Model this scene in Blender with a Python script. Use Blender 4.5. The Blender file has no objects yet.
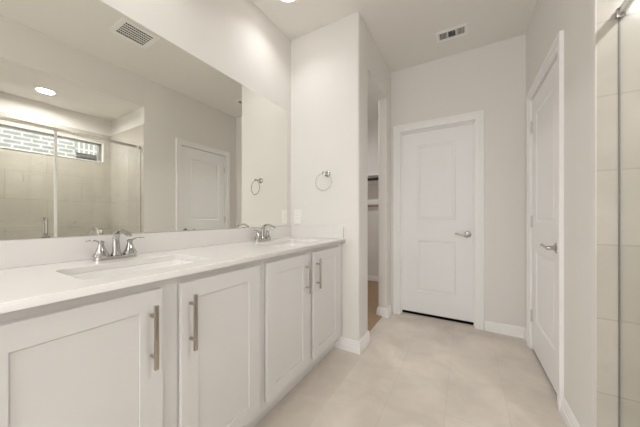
import bpy, bmesh, math, random
from mathutils import Vector, Matrix
S = bpy.context.scene
C = S.collection
PI = math.pi

# ------------------------------------------------------------ camera
cd = bpy.data.cameras.new('camera'); cam = bpy.data.objects.new('camera', cd); C.objects.link(cam)
cam.location = (0, 0, 1.09); cam.rotation_euler = (PI/2, 0, math.radians(30.2))
cd.sensor_width = 36; cd.lens = 249/640*36; cd.shift_y = 3.5/640; cd.clip_start = .02
S.camera = cam
# ------------------------------------------------------------ world, exposure
w = bpy.data.worlds.new('sky'); S.world = w; w.use_nodes = True
bg = w.node_tree.nodes['Background']; bg.inputs[0].default_value = (.93, .965, 1, 1); bg.inputs[1].default_value = 3.6
S.view_settings.view_transform = 'Standard'; S.view_settings.look = 'None'
S.view_settings.gamma = 1; S.view_settings.use_curve_mapping = False
S.view_settings.exposure = 0.14
S.cycles.max_bounces = 14; S.cycles.diffuse_bounces = 9; S.cycles.glossy_bounces = 6
S.cycles.transparent_max_bounces = 16; S.cycles.sample_clamp_indirect = 6
LAMP_W, FILL_W, SHOWER_W, CLOSET_W = 1.5, 14, 11.5, 8.5
LAMP_COL = (1, .985, .985)
PORT = bpy.data.lights.new('window_portal', 'AREA'); PORT.shape = 'RECTANGLE'; PORT.size = 1.85; PORT.size_y = 2.3; PORT.cycles.is_portal = True
po = bpy.data.objects.new('window_portal', PORT); C.objects.link(po); po.location = (-.45, -3.51, 1.25); po.rotation_euler = (PI/2, 0, 0)  # sky portal for the added window behind the camera
PORT2 = bpy.data.lights.new('window_portal', 'AREA'); PORT2.shape = 'RECTANGLE'; PORT2.size = 1.36; PORT2.size_y = .26; PORT2.cycles.is_portal = True
po2 = bpy.data.objects.new('window_portal', PORT2); C.objects.link(po2); po2.location = (1.54, .75, 1.94); po2.rotation_euler = (PI/2, 0, PI/2)

# ------------------------------------------------------------ materials
def mat(name, col, rough=.5, metal=0, spec=.5, noise=0, nscale=6, bump=0, bscale=200, coat=0):
    m = bpy.data.materials.new(name); m.use_nodes = True
    nt = m.node_tree; b = nt.nodes['Principled BSDF']
    b.inputs['Base Color'].default_value = (*col, 1); b.inputs['Roughness'].default_value = rough
    b.inputs['Metallic'].default_value = metal; b.inputs['Specular IOR Level'].default_value = spec
    b.inputs['Coat Weight'].default_value = coat
    tc = nt.nodes.new('ShaderNodeTexCoord')
    if noise:
        n = nt.nodes.new('ShaderNodeTexNoise'); n.inputs['Scale'].default_value = nscale; n.inputs['Detail'].default_value = 4
        r = nt.nodes.new('ShaderNodeMix'); r.data_type = 'RGBA'
        r.inputs[6].default_value = (*[c*(1-noise) for c in col], 1); r.inputs[7].default_value = (*[min(1, c*(1+noise)) for c in col], 1)
        nt.links.new(tc.outputs['Object'], n.inputs['Vector']); nt.links.new(n.outputs['Fac'], r.inputs[0]); nt.links.new(r.outputs[2], b.inputs['Base Color'])
    if bump:
        n = nt.nodes.new('ShaderNodeTexNoise'); n.inputs['Scale'].default_value = bscale; n.inputs['Detail'].default_value = 3
        bp = nt.nodes.new('ShaderNodeBump'); bp.inputs['Strength'].default_value = bump; bp.inputs['Distance'].default_value = .002
        nt.links.new(tc.outputs['Object'], n.inputs['Vector']); nt.links.new(n.outputs['Fac'], bp.inputs['Height']); nt.links.new(bp.outputs[0], b.inputs['Normal'])
    return m

def tile_mat(name, col, grout, axes, width, row, mortar, phase, rough=.35, offset=.5, var=.03, cloud=.06, bump=.4, col2=None):
    m = mat(name, col, rough); nt = m.node_tree; b = nt.nodes['Principled BSDF']; L = nt.links.new
    tc = nt.nodes.new('ShaderNodeTexCoord'); sx = nt.nodes.new('ShaderNodeSeparateXYZ'); cx = nt.nodes.new('ShaderNodeCombineXYZ')
    L(tc.outputs['Object'], sx.inputs[0])
    for k, a in enumerate(axes):
        ad = nt.nodes.new('ShaderNodeMath'); ad.operation = 'SUBTRACT'; ad.inputs[1].default_value = phase[k]
        L(sx.outputs['xyz'.index(a)], ad.inputs[0]); L(ad.outputs[0], cx.inputs[k])
    br = nt.nodes.new('ShaderNodeTexBrick'); br.offset = offset; br.squash = 1
    br.inputs['Scale'].default_value = 1; br.inputs['Brick Width'].default_value = width; br.inputs['Row Height'].default_value = row
    br.inputs['Mortar Size'].default_value = mortar; br.inputs['Mortar Smooth'].default_value = .1; br.inputs['Bias'].default_value = 0
    c2 = col2 or [c*(1-var) for c in col]
    br.inputs['Color1'].default_value = (*[min(1, c*(1+var)) for c in col], 1); br.inputs['Color2'].default_value = (*c2, 1)
    br.inputs['Mortar'].default_value = (*grout, 1)
    L(cx.outputs[0], br.inputs['Vector'])
    n = nt.nodes.new('ShaderNodeTexNoise'); n.inputs['Scale'].default_value = 3.2; n.inputs['Detail'].default_value = 7; n.inputs['Roughness'].default_value = .62
    n.inputs['Distortion'].default_value = .6
    L(tc.outputs['Object'], n.inputs['Vector'])
    mr = nt.nodes.new('ShaderNodeMapRange'); mr.inputs[1].default_value = .3; mr.inputs[2].default_value = .7
    mr.inputs[3].default_value = 1-cloud; mr.inputs[4].default_value = 1+cloud
    L(n.outputs['Fac'], mr.inputs[0])
    mx = nt.nodes.new('ShaderNodeVectorMath'); mx.operation = 'SCALE'
    L(br.outputs['Color'], mx.inputs[0]); L(mr.outputs[0], mx.inputs['Scale']); L(mx.outputs[0], b.inputs['Base Color'])
    bp = nt.nodes.new('ShaderNodeBump'); bp.inputs['Strength'].default_value = bump; bp.inputs['Distance'].default_value = .002; bp.invert = True
    L(br.outputs['Fac'], bp.inputs['Height']); L(bp.outputs[0], b.inputs['Normal'])
    return m

def glass_mat(name, tint, refl0=.06):
    m = bpy.data.materials.new(name); m.use_nodes = True; nt = m.node_tree; nt.nodes.clear(); L = nt.links.new
    out = nt.nodes.new('ShaderNodeOutputMaterial'); t = nt.nodes.new('ShaderNodeBsdfTransparent'); t.inputs[0].default_value = (*tint, 1)
    g = nt.nodes.new('ShaderNodeBsdfGlossy'); g.inputs['Roughness'].default_value = 0; g.inputs[0].default_value = (1, 1, 1, 1)
    lw = nt.nodes.new('ShaderNodeLayerWeight'); p = nt.nodes.new('ShaderNodeMath'); p.operation = 'POWER'; p.inputs[1].default_value = 5
    ma = nt.nodes.new('ShaderNodeMath'); ma.operation = 'MULTIPLY_ADD'; ma.inputs[1].default_value = 1-refl0; ma.inputs[2].default_value = refl0
    mx = nt.nodes.new('ShaderNodeMixShader')
    L(lw.outputs['Facing'], p.inputs[0]); L(p.outputs[0], ma.inputs[0]); L(ma.outputs[0], mx.inputs[0]); L(t.outputs[0], mx.inputs[1]); L(g.outputs[0], mx.inputs[2]); L(mx.outputs[0], out.inputs[0])
    return m

def emit_mat(name, col, s):
    m = mat(name, col); b = m.node_tree.nodes['Principled BSDF']
    b.inputs['Emission Color'].default_value = (*col, 1); b.inputs['Emission Strength'].default_value = s
    return m

WALL = (.795, .775, .750)
PAINT = mat('greige_wall_paint', WALL, .85, spec=.25, bump=.25, bscale=160)
CEIL = mat('ceiling_paint', (.82, .80, .77), .9, spec=.2, bump=.3, bscale=120)
TRIM = mat('white_trim_paint', (.91, .905, .90), .4, spec=.4)
DOORP = mat('white_door_paint', (.90, .90, .905), .42, spec=.4)
CAB = mat('white_cabinet_paint', (.765, .762, .763), .38, spec=.45)
QUARTZ = mat('white_quartz', (.785, .768, .752), .16, noise=.012, nscale=40)
PORC = mat('white_porcelain', (.87, .865, .85), .08, coat=.4)
CHROME = mat('polished_chrome', (.52, .51, .495), .12, 1)
NICKEL = mat('brushed_nickel', (.50, .45, .40), .3, 1)
SATIN = mat('satin_nickel', (.50, .475, .44), .22, 1)
SILVER = mat('anodised_aluminium', (.78, .78, .77), .2, 1)
DARK = mat('painted_shade', (.012, .012, .012), .95, spec=.1)  # near-black standing in for shade in vents and under doors
PLASTIC = mat('white_plastic', (.88, .87, .85), .35)
HINGE = mat('pale_nickel_hinge', (.72, .71, .69), .4, .3)
SLOT = mat('grey_slot', (.45, .44, .42), .6)
MIRR = mat('mirror_silver', (.89, .89, .845), .0, 1)
CARPET = mat('tan_carpet', (.40, .29, .19), .95, spec=.1, noise=.12, nscale=60, bump=.8, bscale=500)
FLOORT = tile_mat('floor_tile', (.67, .61, .545), (.61, .555, .49), 'yx', .61, .305, .0022, (.012, -.095), rough=.32, cloud=.13, var=.02)
TILE_E = tile_mat('shower_tile_end', (.54, .505, .45), (.47, .435, .38), 'xz', .61, .311, .003, (.64, .041), cloud=.09, rough=.22)
TILE_B = tile_mat('shower_tile_back', (.57, .535, .475), (.47, .435, .38), 'yz', .61, .311, .003, (.29, .041), cloud=.09, rough=.22)
GLASS = glass_mat('shower_glass', (.985, .992, .985))
PANE = glass_mat('window_glass', (.97, .98, .97))
EDGE = mat('beige_tile_edge', (.66, .635, .59), .4)
BRONZE = mat('dark_channel_metal', (.16, .15, .14), .5, .3)
SEAL = mat('clear_vinyl_seal', (.93, .94, .93), .2)
BRICK = tile_mat('neighbour_brick', (.29, .285, .28), (.70, .69, .67), 'yz', .225, .077, .014, (0, .02), rough=.8, var=.1, cloud=.2, col2=(.36, .355, .35))
SOLDIER = tile_mat('neighbour_soldier_brick', (.32, .315, .31), (.70, .69, .67), 'yz', .077, .30, .013, (.03, 2.30), rough=.8, offset=0, var=.12, cloud=.15)
DGLASS = mat('dark_window_glass', (.05, .055, .06), .05)
GROUND = mat('dry_grass_ground', (.28, .27, .2), .95, noise=.2)
LENS = emit_mat('lit_lamp_lens', (1, .95, .88), 9)
ROOF = mat('roof_soffit_paint', (.8, .79, .77), .7)

# ------------------------------------------------------------ mesh helpers
def finish(name, bm, m, parent=None, smooth=False):
    bmesh.ops.recalc_face_normals(bm, faces=bm.faces)
    me = bpy.data.meshes.new(name); bm.to_mesh(me); bm.free()
    if m is not None: me.materials.append(m)
    if smooth:
        for p in me.polygons: p.use_smooth = True
        me.set_sharp_from_angle(angle=math.radians(38))
    o = bpy.data.objects.new(name, me); C.objects.link(o)
    if parent is not None: o.parent = parent
    return o
def box(bm, x0, x1, y0, y1, z0, z1, bev=0, seg=2):
    t = bmesh.new()
    vs = [t.verts.new((x, y, z)) for x in (x0, x1) for y in (y0, y1) for z in (z0, z1)]
    for f in ((0,1,3,2),(4,6,7,5),(0,4,5,1),(2,3,7,6),(0,2,6,4),(1,5,7,3)): t.faces.new([vs[i] for i in f])
    if bev: bmesh.ops.bevel(t, geom=list(t.edges), offset=bev, segments=seg, profile=.5, affect='EDGES')
    add(bm, t)
def add(bm, t, M=None):
    if M is not None: bmesh.ops.transform(t, matrix=M, verts=t.verts)
    me = bpy.data.meshes.new('tmp'); t.to_mesh(me); t.free(); bm.from_mesh(me); bpy.data.meshes.remove(me)
def lathe(bm, prof, M=None, n=28, close=True):
    t = bmesh.new(); rings = []
    for r, z in prof:
        rings.append([t.verts.new((r*math.cos(2*PI*i/n), r*math.sin(2*PI*i/n), z)) for i in range(n)])
    for a, b in zip(rings, rings[1:]):
        for i in range(n): t.faces.new((a[i], a[(i+1) % n], b[(i+1) % n], b[i]))
    if close: t.faces.new(rings[0][::-1]); t.faces.new(rings[-1])
    add(bm, t, M)
def tube(bm, pts, rad, n=14, sy=1.0, up=Vector((0, 0, 1)), smooth_n=0):
    """swept tube through pts; rad = number, list of r, or list of (ra, rb)"""
    pts = [Vector(p) for p in pts]
    if not isinstance(rad, (list, tuple)): rad = [rad]*len(pts)
    rad = [r if isinstance(r, (list, tuple)) else (r, r) for r in rad]
    if smooth_n:
        q, rr = [], []
        for i in range(len(pts)-1):
            p0, p1, p2, p3 = pts[max(i-1, 0)], pts[i], pts[i+1], pts[min(i+2, len(pts)-1)]
            for k in range(smooth_n):
                s = k/smooth_n
                q.append(.5*((2*p1)+(p2-p0)*s+(2*p0-5*p1+4*p2-p3)*s*s+(3*p1-p0-3*p2+p3)*s**3))
                rr.append(tuple(rad[i][j]*(1-s)+rad[i+1][j]*s for j in (0, 1)))
        q.append(pts[-1]); rr.append(rad[-1]); pts, rad = q, rr
    t = bmesh.new(); rings = []
    for i, p in enumerate(pts):
        d = (pts[min(i+1, len(pts)-1)]-pts[max(i-1, 0)]).normalized()
        a = up.cross(d)
        if a.length < .15: a = Vector((0, 1, 0)).cross(d) if abs(d.y) < .9 else Vector((1, 0, 0)).cross(d)
        a.normalize(); b = d.cross(a).normalized()
        if rings and a.dot(pa) < 0: a = -a; b = -b
        pa = a.copy()
        rings.append([t.verts.new(p+a*math.cos(2*PI*k/n)*rad[i][0]+b*math.sin(2*PI*k/n)*rad[i][1]) for k in range(n)])
    for A, B in zip(rings, rings[1:]):
        for k in range(n): t.faces.new((A[k], A[(k+1) % n], B[(k+1) % n], B[k]))
    t.faces.new(rings[0][::-1]); t.faces.new(rings[-1])
    add(bm, t)
def torus(bm, R, r, M, n=40, m=10):
    t = bmesh.new(); g = [[t.verts.new(((R+r*math.cos(2*PI*j/m))*math.cos(2*PI*i/n), (R+r*math.cos(2*PI*j/m))*math.sin(2*PI*i/n), r*math.sin(2*PI*j/m))) for j in range(m)] for i in range(n)]
    for i in range(n):
        for j in range(m): t.faces.new((g[i][j], g[(i+1) % n][j], g[(i+1) % n][(j+1) % m], g[i][(j+1) % m]))
    add(bm, t, M)
def rrect(x0, x1, y0, y1, r, n=6):
    out = []
    for cx, cy, a0 in ((x1-r, y1-r, 0), (x0+r, y1-r, PI/2), (x0+r, y0+r, PI), (x1-r, y0+r, 3*PI/2)):
        for k in range(n+1): a = a0+PI/2*k/n; out.append((cx+r*math.cos(a), cy+r*math.sin(a)))
    return out
def prism(bm, poly, z0, z1, M=None):
    t = bmesh.new(); a = [t.verts.new((x, y, z0)) for x, y in poly]; b = [t.verts.new((x, y, z1)) for x, y in poly]
    n = len(poly)
    for i in range(n): t.faces.new((a[i], a[(i+1) % n], b[(i+1) % n], b[i]))
    t.faces.new(a[::-1]); t.faces.new(b); add(bm, t, M)
def round_poly(poly, rad, n=6):
    out = []; N = len(poly)
    for i, p in enumerate(poly):
        r = rad[i]
        if not r: out.append(p); continue
        P, A, B = Vector(p), Vector(poly[i-1]), Vector(poly[(i+1) % N])
        u, v = (A-P).normalized(), (B-P).normalized(); c = P+(u+v)*r
        s, e = P+u*r, P+v*r; a0 = math.atan2(s.y-c.y, s.x-c.x); a1 = math.atan2(e.y-c.y, e.x-c.x); d = (a1-a0+PI) % (2*PI)-PI
        out += [(c.x+r*math.cos(a0+d*k/n), c.y+r*math.sin(a0+d*k/n)) for k in range(n+1)]
    return out
def sweep(bm, path, prof):
    """mitred sweep along a plan path; profile = (outward offset, z), outward = left of travel"""
    P = [Vector(p) for p in path]; t = bmesh.new(); rings = []
    for i, p in enumerate(P):
        ds = []
        if i > 0: ds.append((P[i]-P[i-1]).normalized())
        if i < len(P)-1: ds.append((P[i+1]-P[i]).normalized())
        ns = [Vector((-d.y, d.x)) for d in ds]; m = sum(ns, Vector((0, 0))).normalized(); k = 1/max(.3, m.dot(ns[0]))
        rings.append([t.verts.new((p.x+m.x*k*o, p.y+m.y*k*o, z)) for o, z in prof])
    n = len(prof)
    for A, B in zip(rings, rings[1:]):
        for k in range(n): t.faces.new((A[k], A[(k+1) % n], B[(k+1) % n], B[k]))
    t.faces.new(rings[0][::-1]); t.faces.new(rings[-1]); add(bm, t)
def panel_slab(w, h, th, panels, rings, both=True):
    """slab in local x (width), z (height), front face at y=0 facing -y, body to y=th; panels=(x0,x1,z0,z1)"""
    bm = bmesh.new()
    xs = sorted({0, w, *[p[0] for p in panels], *[p[1] for p in panels]}); zs = sorted({0, h, *[p[2] for p in panels], *[p[3] for p in panels]})
    for side in (0, 1):
        yb = 0 if side == 0 else th; sg = 1 if side == 0 else -1
        for i in range(len(xs)-1):
            for j in range(len(zs)-1):
                cell = (xs[i], xs[i+1], zs[j], zs[j+1])
                if cell in [tuple(p) for p in panels] and (side == 0 or both):
                    prev = None
                    for ins, dep in [(0, 0)]+rings:
                        q = [bm.verts.new((x, yb+sg*dep, z)) for x, z in ((cell[0]+ins, cell[2]+ins), (cell[1]-ins, cell[2]+ins), (cell[1]-ins, cell[3]-ins), (cell[0]+ins, cell[3]-ins))]
                        if prev:
                            for k in range(4): bm.faces.new((prev[k], prev[(k+1) % 4], q[(k+1) % 4], q[k]))
                        prev = q
                    bm.faces.new(prev)
                else:
                    bm.faces.new([bm.verts.new((x, yb, z)) for x, z in ((cell[0], cell[2]), (cell[1], cell[2]), (cell[1], cell[3]), (cell[0], cell[3]))])
    for i in range(len(xs)-1):
        for z in (0, h): bm.faces.new([bm.verts.new(v) for v in ((xs[i], 0, z), (xs[i+1], 0, z), (xs[i+1], th, z), (xs[i], th, z))])
    for j in range(len(zs)-1):
        for x in (0, w): bm.faces.new([bm.verts.new(v) for v in ((x, 0, zs[j]), (x, 0, zs[j+1]), (x, th, zs[j+1]), (x, th, zs[j]))])
    bmesh.ops.remove_doubles(bm, verts=bm.verts, dist=1e-5)
    return bm

def struct(name, bm, m, parent=None, smooth=False):
    o = finish(name, bm, m, parent, smooth)
    if parent is None: o['kind'] = 'structure'
    return o
def sbox(name, m, *boxes, bev=0):
    bm = bmesh.new()
    for b in boxes: box(bm, *b, bev=bev)
    return struct(name, bm, m)
def thing(name, label, cat, loc=(0, 0, 0), group=None, rz=0):
    o = bpy.data.objects.new(name, None); C.objects.link(o); o.location = loc; o.rotation_euler = (0, 0, rz)
    o.empty_display_size = .05
    o['label'] = label; o['category'] = cat
    if group: o['group'] = group
    return o
def tag(o, label, cat, group=None):
    o['label'] = label; o['category'] = cat
    if group: o['group'] = group
    return o
def T(x, y, z): return Matrix.Translation((x, y, z))
def Rm(a, ax): return Matrix.Rotation(a, 4, ax)

# ============================================================ SETTING
XM, XR, YF, YW, ZC = -1.41, .474, 2.87, 1.88, 2.74   # mirror wall, right wall, far wall, side wall, ceiling
XW = -.734                                            # closet wall face
YB = -3.4
sbox('floor', FLOORT, (XM-.11, XR+.012, YB-.1, YF+.078, -.06, 0))
sbox('floor_carpet', CARPET, (-2.5, XW-.050, 1.995, 4.1, 0, .008))
sbox('floor_shade_slab', DARK, (-2.6, XM-.11, YB-.1, 4.2, -.06, 0), (XM-.11, XR+.012, YF+.078, 4.2, -.06, 0), (XR+.012, 1.53, YB-.1, 4.2, -.06, 0))  # black beyond the doorways, painting the shade in the gaps under the doors
sbox('ceiling', CEIL, (-2.6, 1.53, YB-.1, 4.2, ZC, ZC+.1))
sbox('ceiling_shower', CEIL, (XR+.115, 1.38, -.02, 1.51, 2.40, 2.44))
sbox('wall_left', PAINT, (XM-.11, XM, YB, YW+.05, 0, ZC))
BWX0, BWX1, BWZ0, BWZ1 = -1.38, .44, .10, 2.40  # opening of the added back window
sbox('wall_back', PAINT, (XM-.11, BWX0, YB-.1, YB, 0, ZC), (BWX1, 1.53, YB-.1, YB, 0, ZC), (BWX0, BWX1, YB-.1, YB, 0, BWZ0), (BWX0, BWX1, YB-.1, YB, BWZ1, ZC))
bm = bmesh.new()
for b in ((BWX0, BWX0+.05, BWZ0, BWZ1), (BWX1-.05, BWX1, BWZ0, BWZ1), (BWX0+.05, BWX1-.05, BWZ0, BWZ0+.05), (BWX0+.05, BWX1-.05, BWZ1-.05, BWZ1)): box(bm, b[0], b[1], YB-.08, YB-.04, b[2], b[3], bev=.003)
w2 = struct('window_added', bm, TRIM)  # unseen window, added to bring in frontal daylight
bm = bmesh.new(); box(bm, BWX0+.04, BWX1-.04, YB-.062, YB-.057, BWZ0+.04, BWZ1-.04); finish('pane', bm, PANE, w2)

# wing wall at the end of the vanity, with a rounded corner, running into the closet opening
bm = bmesh.new()
poly = [(XM-.11, YW), (XW, YW), (XW, 2.10), (XW-.098, 2.10), (XW-.098, YW+.115), (XM-.11, YW+.115)]
prism(bm, round_poly(poly, [0, .016, .016, .016, 0, 0]), 0, ZC)
struct('wall_wing', bm, PAINT, smooth=True)
bm = bmesh.new()
box(bm, XW-.098, XW, 2.084, 2.726, 2.385, ZC)
prism(bm, round_poly([(XW, 2.71), (XW, YF+.115), (XW-.098, YF+.115), (XW-.098, 2.71)], [.016, 0, 0, .016]), 0, ZC)
box(bm, XW-.098, XW, YF+.115, 4.1, 0, ZC)
struct('wall_closet', bm, PAINT, smooth=True)
sbox('wall_closet_back', PAINT, (-2.6, 1.53, 4.1, 4.2, 0, ZC))
sbox('wall_closet_left', PAINT, (-2.6, -2.5, 1.88, 4.1, 0, ZC))
sbox('wall_closet_front', PAINT, (-2.5, XM-.11, 1.88, 1.995, 0, ZC))
# far wall with door opening
DX0, DX1, DH = -.634, .09, 2.048
sbox('wall_far', PAINT, (XW, DX0, YF, YF+.115, 0, ZC), (DX1, XR+.115, YF, YF+.115, 0, ZC), (DX0, DX1, YF, YF+.115, DH, ZC))
# right wall with door opening, and the header above the shower
RY0, RY1 = 1.938, 2.662
bm = bmesh.new()
prism(bm, round_poly([(XR, 1.50), (XR+.115, 1.50), (XR+.115, RY0), (XR, RY0)], [.006, 0, 0, 0]), 0, ZC)
box(bm, XR, XR+.115, RY1, 4.1, 0, ZC); box(bm, XR, XR+.115, RY0, RY1, DH+.012, ZC)
box(bm, XR, XR+.115, -.02, 1.50, 2.40, ZC)
box(bm, XR, XR+.115, YB, -.02, 0, ZC)
struct('wall_right', bm, PAINT, smooth=True)
# shower end walls and exterior wall
sbox('wall_shower_end', PAINT, (XR+.115, 1.38, 1.51, 1.62, 0, ZC))
sbox('wall_shower_front', PAINT, (XR+.115, 1.38, -.135, -.02, 0, ZC))
WY0, WY1, WZ0, WZ1 = .07, 1.425, 1.815, 2.072
sbox('wall_exterior', PAINT, (1.38, 1.53, YB, 4.1, 0, WZ0), (1.38, 1.53, YB, 4.1, WZ1, ZC), (1.38, 1.53, YB, WY0, WZ0, WZ1), (1.38, 1.53, WY1, 4.1, WZ0, WZ1))
TT = 2.19
sbox('wall_tile_end', TILE_E, (XR+.006, 1.38, 1.498, 1.51, 0, TT))
sbox('wall_tile_front', TILE_E, (XR+.006, 1.38, -.02, -.008, 0, TT))
sbox('wall_tile_back', TILE_B, (1.37, 1.38, -.008, 1.498, 0, WZ0), (1.37, 1.38, -.008, 1.498, WZ1, TT), (1.37, 1.38, -.008, WY0, WZ0, WZ1), (1.37, 1.38, WY1, 1.498, WZ0, WZ1))
sbox('floor_shower', TILE_E, (.60, 1.37, -.008, 1.498, 0, .03))
sbox('trim_curb', TILE_B, (XR+.004, .60, -.008, 1.498, 0, .105), bev=.003)
# metal tile edge trim
sbox('trim_tile_edge', EDGE, (XR+.002, XR+.0065, 1.4955, 1.511, 0, TT+.002), (XR+.002, 1.37, 1.496, 1.51, TT, TT+.006))
# shower window
bm = bmesh.new()
for b in ((1.362, 1.392, WY0-.002, WY0+.014, WZ0, WZ1), (1.362, 1.392, WY1-.014, WY1+.002, WZ0, WZ1), (1.362, 1.392, WY0, WY1, WZ0-.002, WZ0+.008), (1.362, 1.392, WY0, WY1, WZ1-.008, WZ1+.002)): box(bm, *b)
win = struct('window_1', bm, TRIM)
bm = bmesh.new()
for b in ((1.44, 1.49, WY0, WY0+.035, WZ0, WZ1), (1.44, 1.49, WY1-.035, WY1, WZ0, WZ1), (1.44, 1.49, WY0+.035, WY1-.035, WZ0, WZ0+.016), (1.44, 1.49, WY0+.035, WY1-.035, WZ1-.016, WZ1)): box(bm, *b, bev=.002)
finish('window_frame', bm, SATIN, win)
bm = bmesh.new(); box(bm, 1.462, 1.466, WY0+.03, WY1-.03, WZ0+.012, WZ1-.012); finish('pane', bm, PANE, win)

# baseboards
BP = [(0, 0), (.017, 0), (.016, .046), (.0125, .050), (.0125, .068), (.009, .072), (.009, .084), (.004, .095), (0, .095)]
def base(name, *paths):
    bm = bmesh.new()
    for p in paths: sweep(bm, [(a, b) for a, b in p][::-1], [(o-.0005, z) for o, z in BP])
    return struct(name, bm, TRIM)
# outward = left of reversed travel = right of the listed travel
base('baseboard_wing', [(-.95, YW), (XW, YW), (XW, 2.10), (XW-.098, 2.10), (XW-.098, 2.0)])
base('baseboard_closet', [(XW-.098, 2.85), (XW-.098, 2.71), (XW, 2.71), (XW, YF-.018)])
base('baseboard_far', [(.163, YF), (XR, YF), (XR, RY1+.07)])
base('baseboard_right', [(XR, RY0-.075), (XR, 1.502)])
base('baseboard_closet_back', [(-2.5, 4.1), (XW-.098, 4.1)])
base('baseboard_back', [(XR, YB), (XM, YB), (XM, -.02)][:3])

# ---- doors: casing + jamb + stop (trim), slab (door) with lever and hinges
RAISED = [(.010, .008), (.022, .008), (.036, .003)]
def casing_profile_box(bm, a0, a1, z0, z1, th, horiz=False):
    box(bm, a0, a1, -th, 0, z0, z1, bev=.003)
def door_trim(name, wdt, hgt, M, depth=.115, stop_y=.03):
    """local: opening x 0..wdt, z 0..hgt, wall face y=0, room at -y"""
    bm = bmesh.new(); c = .068
    for (x0, x1, z0, z1) in ((-c, .006, 0, hgt+c), (wdt-.006, wdt+c, 0, hgt+c), (.0061, wdt-.0061, hgt-.006, hgt+c)):
        box(bm, x0, x1, -.012, .0, z0, z1, bev=.0015)
    for (x0, x1, z0, z1) in ((-c, -c+.022, 0, hgt+c), (wdt+c-.022, wdt+c, 0, hgt+c), (-c+.0221, wdt+c-.0221, hgt+c-.022, hgt+c)):
        box(bm, x0, x1, -.02, -.0115, z0, z1, bev=.003)
    for (x0, x1, z0, z1) in ((-.034, -.026, 0, hgt+.034), (wdt+.026, wdt+.034, 0, hgt+.034), (-.026, wdt+.026, hgt+.026, hgt+.034)):
        box(bm, x0, x1, -.0155, -.0115, z0, z1, bev=.0015)
    for (x0, x1, z0, z1) in ((-.012, .004, 0, hgt), (wdt-.004, wdt+.012, 0, hgt), (-.012, wdt+.012, hgt-.004, hgt+.012)):
        box(bm, x0, x1, 0, depth, z0, z1)
    y0, y1 = stop_y
    for (x0, x1, z0, z1) in ((.004, .014, 0, hgt-.004), (wdt-.014, wdt-.004, 0, hgt-.004), (.014, wdt-.014, hgt-.014, hgt-.004)):
        box(bm, x0, x1, y0, y1, z0, z1)
    bmesh.ops.transform(bm, matrix=M, verts=bm.verts)
    return struct(name, bm, TRIM)
def lever(parent, x, z, y, direction, name='door_handle'):
    """rosette + curved lever on the local door face (y), pointing in local x direction"""
    bm = bmesh.new()
    lathe(bm, [(.0, 0), (.031, 0), (.033, .003), (.032, .008), (.026, .012), (.014, .013), (.0125, .03), (.0125, .045), (.010, .052), (0, .053)], T(x, y, z) @ Rm(PI/2, 'X'))
    h = finish(name, bm, SATIN, parent, True)
    bm = bmesh.new(); d = direction
    tube(bm, [(x-d*.008, y-.046, z), (x+d*.015, y-.047, z), (x+d*.045, y-.047, z-.001), (x+d*.075, y-.049, z+.003), (x+d*.098, y-.052, z+.009), (x+d*.112, y-.056, z+.006)],
         [(.007, .009), (.008, .009), (.006, .008), (.005, .008), (.0045, .0085), (.003, .005)], smooth_n=5)
    finish('lever', bm, SATIN, h, True)
# far door: opens away
M = T(DX0, YF, 0)
door_trim('trim_1', DX1-DX0, DH, M, stop_y=(.05, .08))
sw = DX1-DX0-.014
bm = panel_slab(sw, 2.006, .035, [(.165, sw-.165, .235, .80), (.165, sw-.165, 1.03, 1.865)], RAISED)
d1 = struct('door_1', bm, DOORP); d1.location = (DX0+.007, YF+.08, .027)
lever(d1, sw-.06, .885, 0, -1)
# right door: opens into the room (hinges on this side, far end)
M2 = T(XR, RY1, 0) @ Rm(-PI/2, 'Z')      # local x -> -y, local y -> +x
door_trim('trim_2', RY1-RY0, DH+.012, M2, stop_y=(.045, .075))
bm = panel_slab(sw, 2.029, .035, [(.12, sw-.12, .245, .80), (.12, sw-.12, 1.03, 1.885)], RAISED)
d2 = struct('door_2', bm, DOORP); d2.location = (XR+.006, RY1-.007, .018); d2.rotation_euler = (0, 0, -PI/2)
lever(d2, sw-.058, .885, 0, -1)
for z in (.26, 1.035, 1.81):
    bm = bmesh.new()
    tube(bm, [(-.003, -.007, z-.044), (-.003, -.007, z+.044)], .0065, n=12)
    tube(bm, [(-.003, -.007, z+.044), (-.003, -.007, z+.051)], [.008, .004], n=12)
    tube(bm, [(-.003, -.007, z-.051), (-.003, -.007, z-.044)], [.004, .008], n=12)
    box(bm, -.0005, .022, -.0018, .0002, z-.044, z+.044)
    finish('hinge', bm, HINGE, d2, True)

# ============================================================ OUTSIDE
sbox('ground', GROUND, (1.53, 12, -9, 11, -.2, -.12))
nh = thing('neighbour_house', 'pale grey brick house wall seen through the shower window', 'building', (4.0, 1.5, -.12))
bm = bmesh.new()
for b in ((0, .3, -6.5, .37, 0, 3.9), (0, .3, 1.37, 7.5, 0, 3.9), (0, .3, .37, 1.37, 2.52, 3.9), (0, .3, .37, 1.37, 0, 1.1)): box(bm, *b)
finish('brick_wall', bm, BRICK, nh)
bm = bmesh.new(); box(bm, -.012, .05, .36, 1.38, 2.52, 2.74); finish('soldier_course', bm, SOLDIER, nh)
bm = bmesh.new()
for b in ((.06, .12, .37, .40, 1.1, 2.52), (.06, .12, 1.34, 1.37, 1.1, 2.52), (.06, .12, .42, 1.32, 1.1, 1.15), (.06, .12, .42, 1.32, 2.47, 2.52)): box(bm, *b)
wf = finish('window_frame', bm, BRONZE, nh)
bm = bmesh.new(); box(bm, .085, .095, .40, 1.34, 1.15, 2.47); finish('window_pane', bm, DGLASS, wf)
bm = bmesh.new(); box(bm, -.35, .6, -6.6, 7.6, 3.9, 4.05); finish('roof_eave', bm, ROOF, nh)

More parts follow.
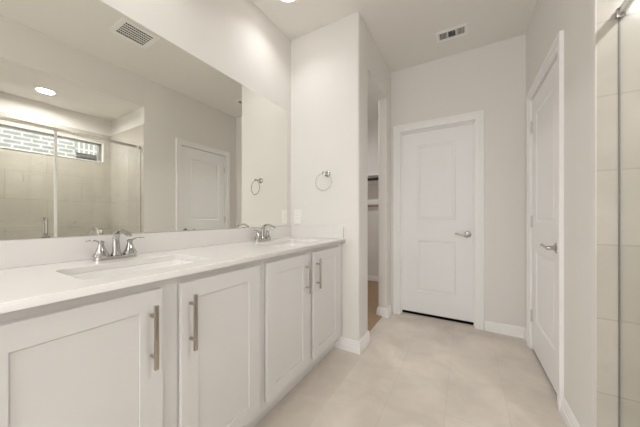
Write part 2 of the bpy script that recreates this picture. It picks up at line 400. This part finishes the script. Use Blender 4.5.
# ============================================================ VANITY
CT = .908                                             # counter top height
def bar_pull(parent, y, z):
    """vertical bar pull on the face x=0 of a cabinet door (local), projecting to +x"""
    bm = bmesh.new(); box(bm, .026, .036, y-.006, y+.006, z-.1, z+.1, bev=.0015)
    h = finish('handle', bm, NICKEL, parent, True)
    for dz in (-.064, .064):
        bm = bmesh.new(); tube(bm, [(0, y, z+dz), (.027, y, z+dz)], .0055, n=12, up=Vector((0, 0, 1))); finish('standoff', bm, NICKEL, h, True)
XF = -.885
def sink_cabinet(y0, y1, d, label, fill=0):
    """carcass y0..y1, doors d=(a0,a1,b0,b1); open top under the sink"""
    t = thing('vanity_cabinet', label, 'cabinet', (XF, (y0+y1)/2, 0), 'sink base cabinets of the vanity')
    yc = (y0+y1)/2; oy = lambda v: v-yc
    bm = bmesh.new(); top = CT-.024; xb = XM-XF+.001
    for b in ((xb, -.019, y0, y0+.018, .105, top), (xb, -.019, y1-.018, y1, .105, top), (xb, xb+.012, y0+.018, y1-.018, .105, top), (xb+.012, -.019, y0+.018, y1-.018, .105, .123)):
        box(bm, b[0], b[1], oy(b[2]), oy(b[3]), b[4], b[5])
    finish('body', bm, CAB, t)
    bm = bmesh.new()
    for a, b_ in ((y0, d[0]+.012), (d[1]-.012, d[2]+.012), (d[3]-.012, y1)): box(bm, -.019, 0, oy(a), oy(b_), .105, top)
    for a, b_ in ((d[0]+.012, d[1]-.012), (d[2]+.012, d[3]-.012)):
        box(bm, -.019, 0, oy(a), oy(b_), .105, .16); box(bm, -.019, 0, oy(a), oy(b_), .84, top)
    finish('face_frame', bm, CAB, t)
    bm = bmesh.new(); box(bm, -.08, -.065, oy(y0), oy(y1), 0, .1048)
    finish('toe_kick', bm, CAB, t)
    for k, (a, b_) in enumerate(((d[0], d[1]), (d[2], d[3]))):
        wd = b_-a; H = .705
        pb = panel_slab(wd, H, .019, [(.065, wd-.065, .06, H-.063)], [(.0006, .006), (.0022, .006), (.003, .0045)], both=False)
        bmesh.ops.transform(pb, matrix=Rm(PI/2, 'Z'), verts=pb.verts)      # front -y -> +x, width x -> +y
        ed = [e for e in pb.edges if len(e.link_faces) == 2 and e.calc_face_angle(0) > 1.4 and all(abs(v.co.x) < 1e-5 for v in e.verts)]
        bmesh.ops.bevel(pb, geom=ed, offset=.0008, segments=2, profile=.5, affect='EDGES')
        dr = finish('door', pb, CAB, t); dr.location = (.0220, oy(a), .15)
        bar_pull(dr, (wd-.033) if k == 0 else .033, .563)
    return t
sink_cabinet(.03, .9265, (.063, .448, .513, .898), 'white shaker sink base cabinet nearest the camera, under the first sink')
sink_cabinet(.9275, YW-.002, (.955, 1.340, 1.404, 1.785), 'white shaker sink base cabinet against the side wall, under the far sink')

# countertop: curve fill with two rounded holes -> mesh
SINKS = [(.49,), (1.415,)]
cu = bpy.data.curves.new('ct', 'CURVE'); cu.dimensions = '2D'; cu.fill_mode = 'BOTH'; cu.extrude = .0105; cu.bevel_depth = .0012; cu.bevel_resolution = 2; cu.offset = -.0012
def spl(pts):
    s = cu.splines.new('POLY'); s.points.add(len(pts)-1); s.use_cyclic_u = True
    for q, p in zip(s.points, pts): q.co = (p[0], p[1], 0, 1)
spl([(XM+.0005, .018), (-.85, .018), (-.85, YW-.0005), (XM+.0005, YW-.0005)])
SX0, SX1, SHY = -1.215, -.945, .213
for (yc,) in SINKS: spl(rrect(SX0, SX1, yc-SHY, yc+SHY, .03))
co = bpy.data.objects.new('ct', cu); C.objects.link(co); bpy.context.view_layer.update()
me = bpy.data.meshes.new_from_object(co.evaluated_get(bpy.context.evaluated_depsgraph_get())); bpy.data.objects.remove(co)
me.name = 'countertop'
ct = thing('vanity_countertop', 'long white quartz vanity countertop spanning both cabinets', 'countertop', (XM, .95, CT))
o = bpy.data.objects.new('countertop_slab', me); C.objects.link(o); me.materials.clear(); me.materials.append(QUARTZ); o.parent = ct; o.location = (-XM, -.95, -.0118)
bm = bmesh.new(); box(bm, .0005, .02, .018-.95, YW-.0005-.95, 0.0002, .100, bev=.0012); finish('backsplash', bm, QUARTZ, ct)
bm = bmesh.new(); box(bm, .0205, .545, YW-.0205-.95, YW-.0005-.95, 0.0002, .100, bev=.0012); finish('side_splash', bm, QUARTZ, ct)

def sink(yc, label):
    t = thing('sink', label, 'sink', ((SX0+SX1)/2, yc, CT-.15), 'undermount sinks in the vanity top')
    hx, hy = (SX1-SX0)/2, SHY; bm = bmesh.new()
    prof = [(.012, .1262, .035), (-.004, .1262, .034), (-.006, .10, .034), (-.012, .045, .036), (-.028, .012, .045), (-.07, .006, .05), (-.11, .003, .02)]
    rings = []
    for off, z, r in prof:
        rings.append([bm.verts.new((x, y, z)) for x, y in rrect(-hx-off, hx+off, -hy-off, hy+off, r)])
    outer = [(.012, .118, .04), (.004, .10, .04), (-.002, .045, .04), (-.02, .0, .045), (-.11, -.005, .02)]
    ro = [[bm.verts.new((x, y, z)) for x, y in rrect(-hx-off, hx+off, -hy-off, hy+off, r)] for off, z, r in outer]
    for R in (rings, ro):
        for A, B in zip(R, R[1:]):
            for k in range(len(A)): bm.faces.new((A[k], A[(k+1) % len(A)], B[(k+1) % len(A)], B[k]))
        bm.faces.new(R[-1])
    A, B = rings[0], ro[0]
    for k in range(len(A)): bm.faces.new((A[k], A[(k+1) % len(A)], B[(k+1) % len(A)], B[k]))
    finish('basin', bm, PORC, t, True)
    bm = bmesh.new(); lathe(bm, [(0, .0), (.022, 0), (.023, .002), (.02, .0035), (.016, .0025), (.014, .006), (0, .007)], T(0, 0, .0035)); finish('drain', bm, CHROME, t, True)
sink(.49, 'white rectangular undermount sink in the near end of the countertop')
sink(1.415, 'white rectangular undermount sink beside the outlet wall')

def faucet(yc, label):
    t = thing('faucet', label, 'faucet', (-1.325, yc, CT+.0002), 'two-handle faucets on the vanity top')
    bm = bmesh.new()
    prism(bm, rrect(-.026, .026, -.079, .079, .0255, 8), 0, .006); prism(bm, rrect(-.024, .024, -.077, .077, .0235, 8), .006, .014)
    finish('base_plate', bm, CHROME, t, True)
    bm = bmesh.new()
    lathe(bm, [(.0, .014), (.020, .014), (.020, .02), (.016, .028), (.0145, .04)], close=True)
    tube(bm, [(0, 0, .03), (-.002, 0, .07), (.003, 0, .098), (.022, 0, .119), (.056, 0, .124), (.092, 0, .116), (.120, 0, .104)],
         [(.015, .015), (.0135, .0135), (.0125, .0115), (.012, .008), (.0125, .0055), (.013, .005), (.012, .005)], smooth_n=6, n=18)
    finish('spout', bm, CHROME, t, True)
    bm = bmesh.new(); tube(bm, [(-.02, 0, .014), (-.022, 0, .06)], .0025, n=8); lathe(bm, [(0, 0), (.005, 0), (.005, .012), (0, .013)], T(-.022, 0, .058), n=12); finish('lift_rod', bm, CHROME, t, True)
    for s in (-1, 1):
        bm = bmesh.new()
        lathe(bm, [(0, .014), (.0265, .014), (.0275, .020), (.024, .026), (.0185, .038), (.0135, .052), (.0095, .066), (.0105, .070), (.0115, .077), (.006, .081), (0, .082)], T(0, s*.052, 0))
        hb = finish('handle', bm, CHROME, t, True)
        bm = bmesh.new()
        tube(bm, [(0, s*.052, .074), (.004, s*.064, .080), (.008, s*.080, .085), (.011, s*.096, .086), (.013, s*.106, .084)], [(.005, .0045), (.005, .0035), (.006, .003), (.0055, .0025), (.0025, .0018)], smooth_n=5)
        finish('lever', bm, CHROME, hb, True)
faucet(.495, 'polished chrome two-handle faucet behind the near sink')
faucet(1.415, 'polished chrome two-handle faucet behind the far sink')

# ============================================================ MIRROR
mr = thing('wall_mirror', 'large frameless wall mirror above the double vanity', 'mirror', (XM, .94, 1.009))
bm = bmesh.new(); box(bm, .0006, .0066, -.88, .88,   .0012, 1.047, bev=.0008, seg=1); finish('mirror_glass', bm, MIRR, mr)
for yy in (.30, 1.30):
    bm = bmesh.new(); box(bm, .0005, .011, yy-.94-.012, yy-.94+.012, 0, .008, bev=.0015); finish('clip', bm, SATIN, mr)

# outlet
ol = thing('wall_outlet', 'white rocker wall outlet beside the mirror above the far backsplash', 'outlet', (-1.333, YW, 1.092))
bm = bmesh.new(); box(bm, -.040, .040, -.0065, -.0003, -.064, .064, bev=.002); finish('cover_plate', bm, PLASTIC, ol)
bm = bmesh.new(); box(bm, -.0165, .0165, -.0085, -.006, -.033, .033, bev=.001); rk = finish('receptacle', bm, PLASTIC, ol)
for dz in (-.017, .017):
    for dx in (-.006, .006):
        bm = bmesh.new(); box(bm, dx-.001, dx+.001, -.0089, -.0084, dz-.004, dz+.004); finish('slot', bm, SLOT, rk)
for dz in (-.05, .05):
    bm = bmesh.new(); lathe(bm, [(0, 0), (.003, 0), (.002, .001), (0, .0012)], T(0, -.0064, dz) @ Rm(PI/2, 'X'), n=12); finish('screw', bm, PLASTIC, ol, True)

# towel ring
tr = thing('towel_ring', 'chrome towel ring mounted on the side wall above the counter end', 'towel ring', (-1.018, YW, 1.457))
bm = bmesh.new(); lathe(bm, [(0, 0.0003), (.026, 0.0003), (.027, .004), (.022, .009), (.012, .012), (.0085, .02), (.0085, .068), (.011, .073), (.0105, .081), (0, .083)], Rm(PI/2, 'X')); finish('wall_mount', bm, CHROME, tr, True)
bm = bmesh.new(); torus(bm, .070, .0038, T(0, -.076, -.0765) @ Rm(math.radians(12), 'Z') @ Rm(PI/2, 'X'), 56, 10); finish('ring', bm, CHROME, tr, True)

# ============================================================ SHOWER ENCLOSURE
GX, GZ0, GZ1 = .546, .112, 1.910
sd = thing('shower_enclosure', 'frameless glass shower enclosure with metal header rail across from the vanity', 'shower enclosure', (GX, .75, .105))
bm = bmesh.new(); box(bm, -.004, .004, .79-.75, 1.4945-.75, .007, GZ1-.105, bev=.0006, seg=1); finish('fixed_glass_panel', bm, GLASS, sd)
bm = bmesh.new()
box(bm, -.010, .010, -.755, .745, GZ1-.105-.004, GZ1-.105+.026, bev=.004, seg=3)
hr = finish('header_rail', bm, SILVER, sd, True)
for s, y in ((1, .745), (-1, -.757)):
    bm = bmesh.new(); box(bm, -.0135, .0135, min(y, y-s*.018), max(y, y-s*.018)-.0005, 1.794, 1.832, bev=.003); finish('rail_bracket', bm, CHROME, hr, True)
bm = bmesh.new()
for b in ((-.003, .003, .7448, .7465, .001, 1.795),): box(bm, *b)
finish('wall_channel', bm, BRONZE, sd)
bm = bmesh.new(); box(bm, -.010, .010, .045, .737, .0005, .012); finish('bottom_channel', bm, SILVER, sd)
bm = bmesh.new(); box(bm, -.004, .004, -.72, .0175, .013, GZ1-.105-.005, bev=.0006, seg=1); dg = finish('glass_door', bm, GLASS, sd)
bm = bmesh.new(); box(bm, -.0065, .0065, .018, .0395, .013, GZ1-.105-.006, bev=.002); finish('edge_seal', bm, SEAL, dg)
for s in (-1, 1):
    bm = bmesh.new(); y = .712-.75; z0, z1 = .925-.105, 1.08-.105
    tube(bm, [(s*.0045, y, z0), (s*.03, y, z0), (s*.04, y, z0+.008), (s*.042, y, z0+.03), (s*.042, y, z1-.03), (s*.04, y, z1-.008), (s*.03, y, z1), (s*.0045, y, z1)], .0085, n=14, up=Vector((0, 1, 0)))
    finish('handle', bm, CHROME if s > 0 else SATIN, dg, True)
for z in (.35, 1.45):
    bm = bmesh.new(); box(bm, -.014, .014, -.754, -.70, z-.045, z+.045, bev=.002); finish('hinge', bm, CHROME, dg)

# ============================================================ CEILING FIXTURES
def downlight(x, y, z, r, watt, label, spread=168):
    t = thing('recessed_light', label, 'ceiling light', (x, y, z), 'recessed ceiling lights')
    bm = bmesh.new()
    lathe(bm, [(r, -.002), (r+.006, -.007), (r+.020, -.004), (r+.022, -.0003), (r, -.0003)], close=False, n=40); finish('trim_ring', bm, PLASTIC, t, True)
    bm = bmesh.new(); lathe(bm, [(0, -.0005), (r+.001, -.0005), (r+.001, -.0025), (0, -.004)], n=40); finish('lens', bm, LENS, t, True)
    ld = bpy.data.lights.new('lamp', 'AREA'); ld.shape = 'DISK'; ld.size = r*1.9; ld.energy = watt; ld.color = LAMP_COL; ld.spread = math.radians(spread)
    lo = bpy.data.objects.new('lamp', ld); C.objects.link(lo); lo.parent = t; lo.location = (0, 0, -.009)
downlight(-1.13, 1.46, ZC, .07, LAMP_W, 'small round recessed light in the main ceiling above the far sink', 122)
downlight(-1.115, .49, ZC, .07, LAMP_W, 'round recessed light in the main ceiling above the near sink', 122)
downlight(-.35, -1.9, ZC, .10, FILL_W, 'added unseen fill light in the main ceiling behind the camera')  # added lamp, out of view, supplies frontal light
downlight(.95, .80, 2.40, .065, SHOWER_W, 'round recessed light in the lower shower ceiling')
downlight(-.35, -2.7, ZC, .10, FILL_W, 'added unseen fill light in the main ceiling by the added back window')  # second added lamp, out of view, for more frontal light
downlight(-1.5, 2.75, ZC, .07, CLOSET_W, 'round recessed light in the closet ceiling')

# square exhaust grille (seen in the mirror)
v = thing('exhaust_grille', 'white square ceiling exhaust grille with fine dark slots reflected in the mirror', 'vent', (-.238, 1.101, ZC))
bm = bmesh.new(); hx, hy, ix, iy = .137, .144, .099, .107
for b in ((-hx, -ix, -hy, hy), (ix, hx, -hy, hy), (-ix, ix, -hy, -iy), (-ix, ix, iy, hy)): box(bm, *b, -.010, -.0004, bev=.0025)
finish('frame', bm, PLASTIC, v)
bm = bmesh.new(); box(bm, -ix, ix, -iy, iy, -.0022, -.0006); finish('shade_sheet', bm, DARK, v)  # flat black sheet painting the shade behind the slats
bm = bmesh.new()
for k in range(1, 6): x = -ix+2*ix*k/6; box(bm, x-.0055, x+.0055, -iy, iy, -.006, -.003)
for k in range(1, 14): y = -iy+2*iy*k/14; box(bm, -ix, ix, y-.0013, y+.0013, -.0038, -.0026)
finish('slats', bm, PLASTIC, v)
# supply register
v = thing('air_register', 'white three-section rectangular air register in the ceiling before the far door', 'vent', (-.1015, 2.5235, ZC))
bm = bmesh.new(); hx, hy = .124, .073
sec = [(-.100, -.038), (-.029, .029), (.038, .100)]
xs = [-hx, sec[0][0], sec[0][1], sec[1][0], sec[1][1], sec[2][0], sec[2][1], hx]
for a, b_ in ((0, 1), (2, 3), (4, 5), (6, 7)): box(bm, xs[a], xs[b_], -hy, hy, -.009, -.0004, bev=.0015)
for a, b_ in sec: box(bm, a, b_, -hy, -.045, -.009, -.0004); box(bm, a, b_, .045, hy, -.009, -.0004)
finish('frame', bm, PLASTIC, v)
bm = bmesh.new()
for a, b_ in sec: box(bm, a, b_, -.045, .045, -.0022, -.0006)
finish('shade_sheet', bm, DARK, v)  # black sheets in place of the shaded duct
for q, (a, b_) in enumerate(sec):
    bm = bmesh.new(); n = 6
    for k in range(n):
        x = a+(b_-a)*(k+.5)/n; t_ = bmesh.new(); box(t_, -.0006, .0006, -.045, .045, -.0042, .0042); add(bm, t_, T(x, 0, -.0062) @ Rm(math.radians((-38, 0, 38)[q]), 'Y'))
    finish('louvre', bm, PLASTIC, v)

# ============================================================ CLOSET FITTINGS
cs = thing('closet_shelf', 'white closet shelf with dark hanging rod seen through the opening', 'shelf', (-1.675, 4.0995, 1.70))
bm = bmesh.new(); box(bm, -.82, .82, -.30, 0, .045, .062, bev=.001); finish('shelf_board', bm, TRIM, cs)
bm = bmesh.new(); box(bm, -.82, .82, -.018, 0, -.045, .0445); finish('cleat', bm, TRIM, cs)
bm = bmesh.new(); tube(bm, [(-.82, -.27, -.008), (.82, -.27, -.008)], .024, n=16); finish('hanging_rod', bm, mat('dark_bronze_rod', (.05, .04, .035), .4, .8), cs, True)
lc = thing('closet_hanging_rail', 'lower closet support board with wooden rod below the shelf on the back wall', 'closet rail', (-1.675, 4.0995, 1.34))
bm = bmesh.new(); box(bm, -.82, .82, -.018, 0, -.04, .04, bev=.001); finish('cleat', bm, TRIM, lc)
bm = bmesh.new(); tube(bm, [(-.82, -.05, -.062), (.82, -.05, -.062)], .018, n=16); finish('hanging_rod', bm, mat('wooden_rod', (.38, .29, .2), .5), lc, True)
for x in (-.8, .8):
    bm = bmesh.new(); box(bm, x-.006, x+.006, -.075, -.0185, -.085, .02, bev=.001); finish('rod_bracket', bm, TRIM, lc)
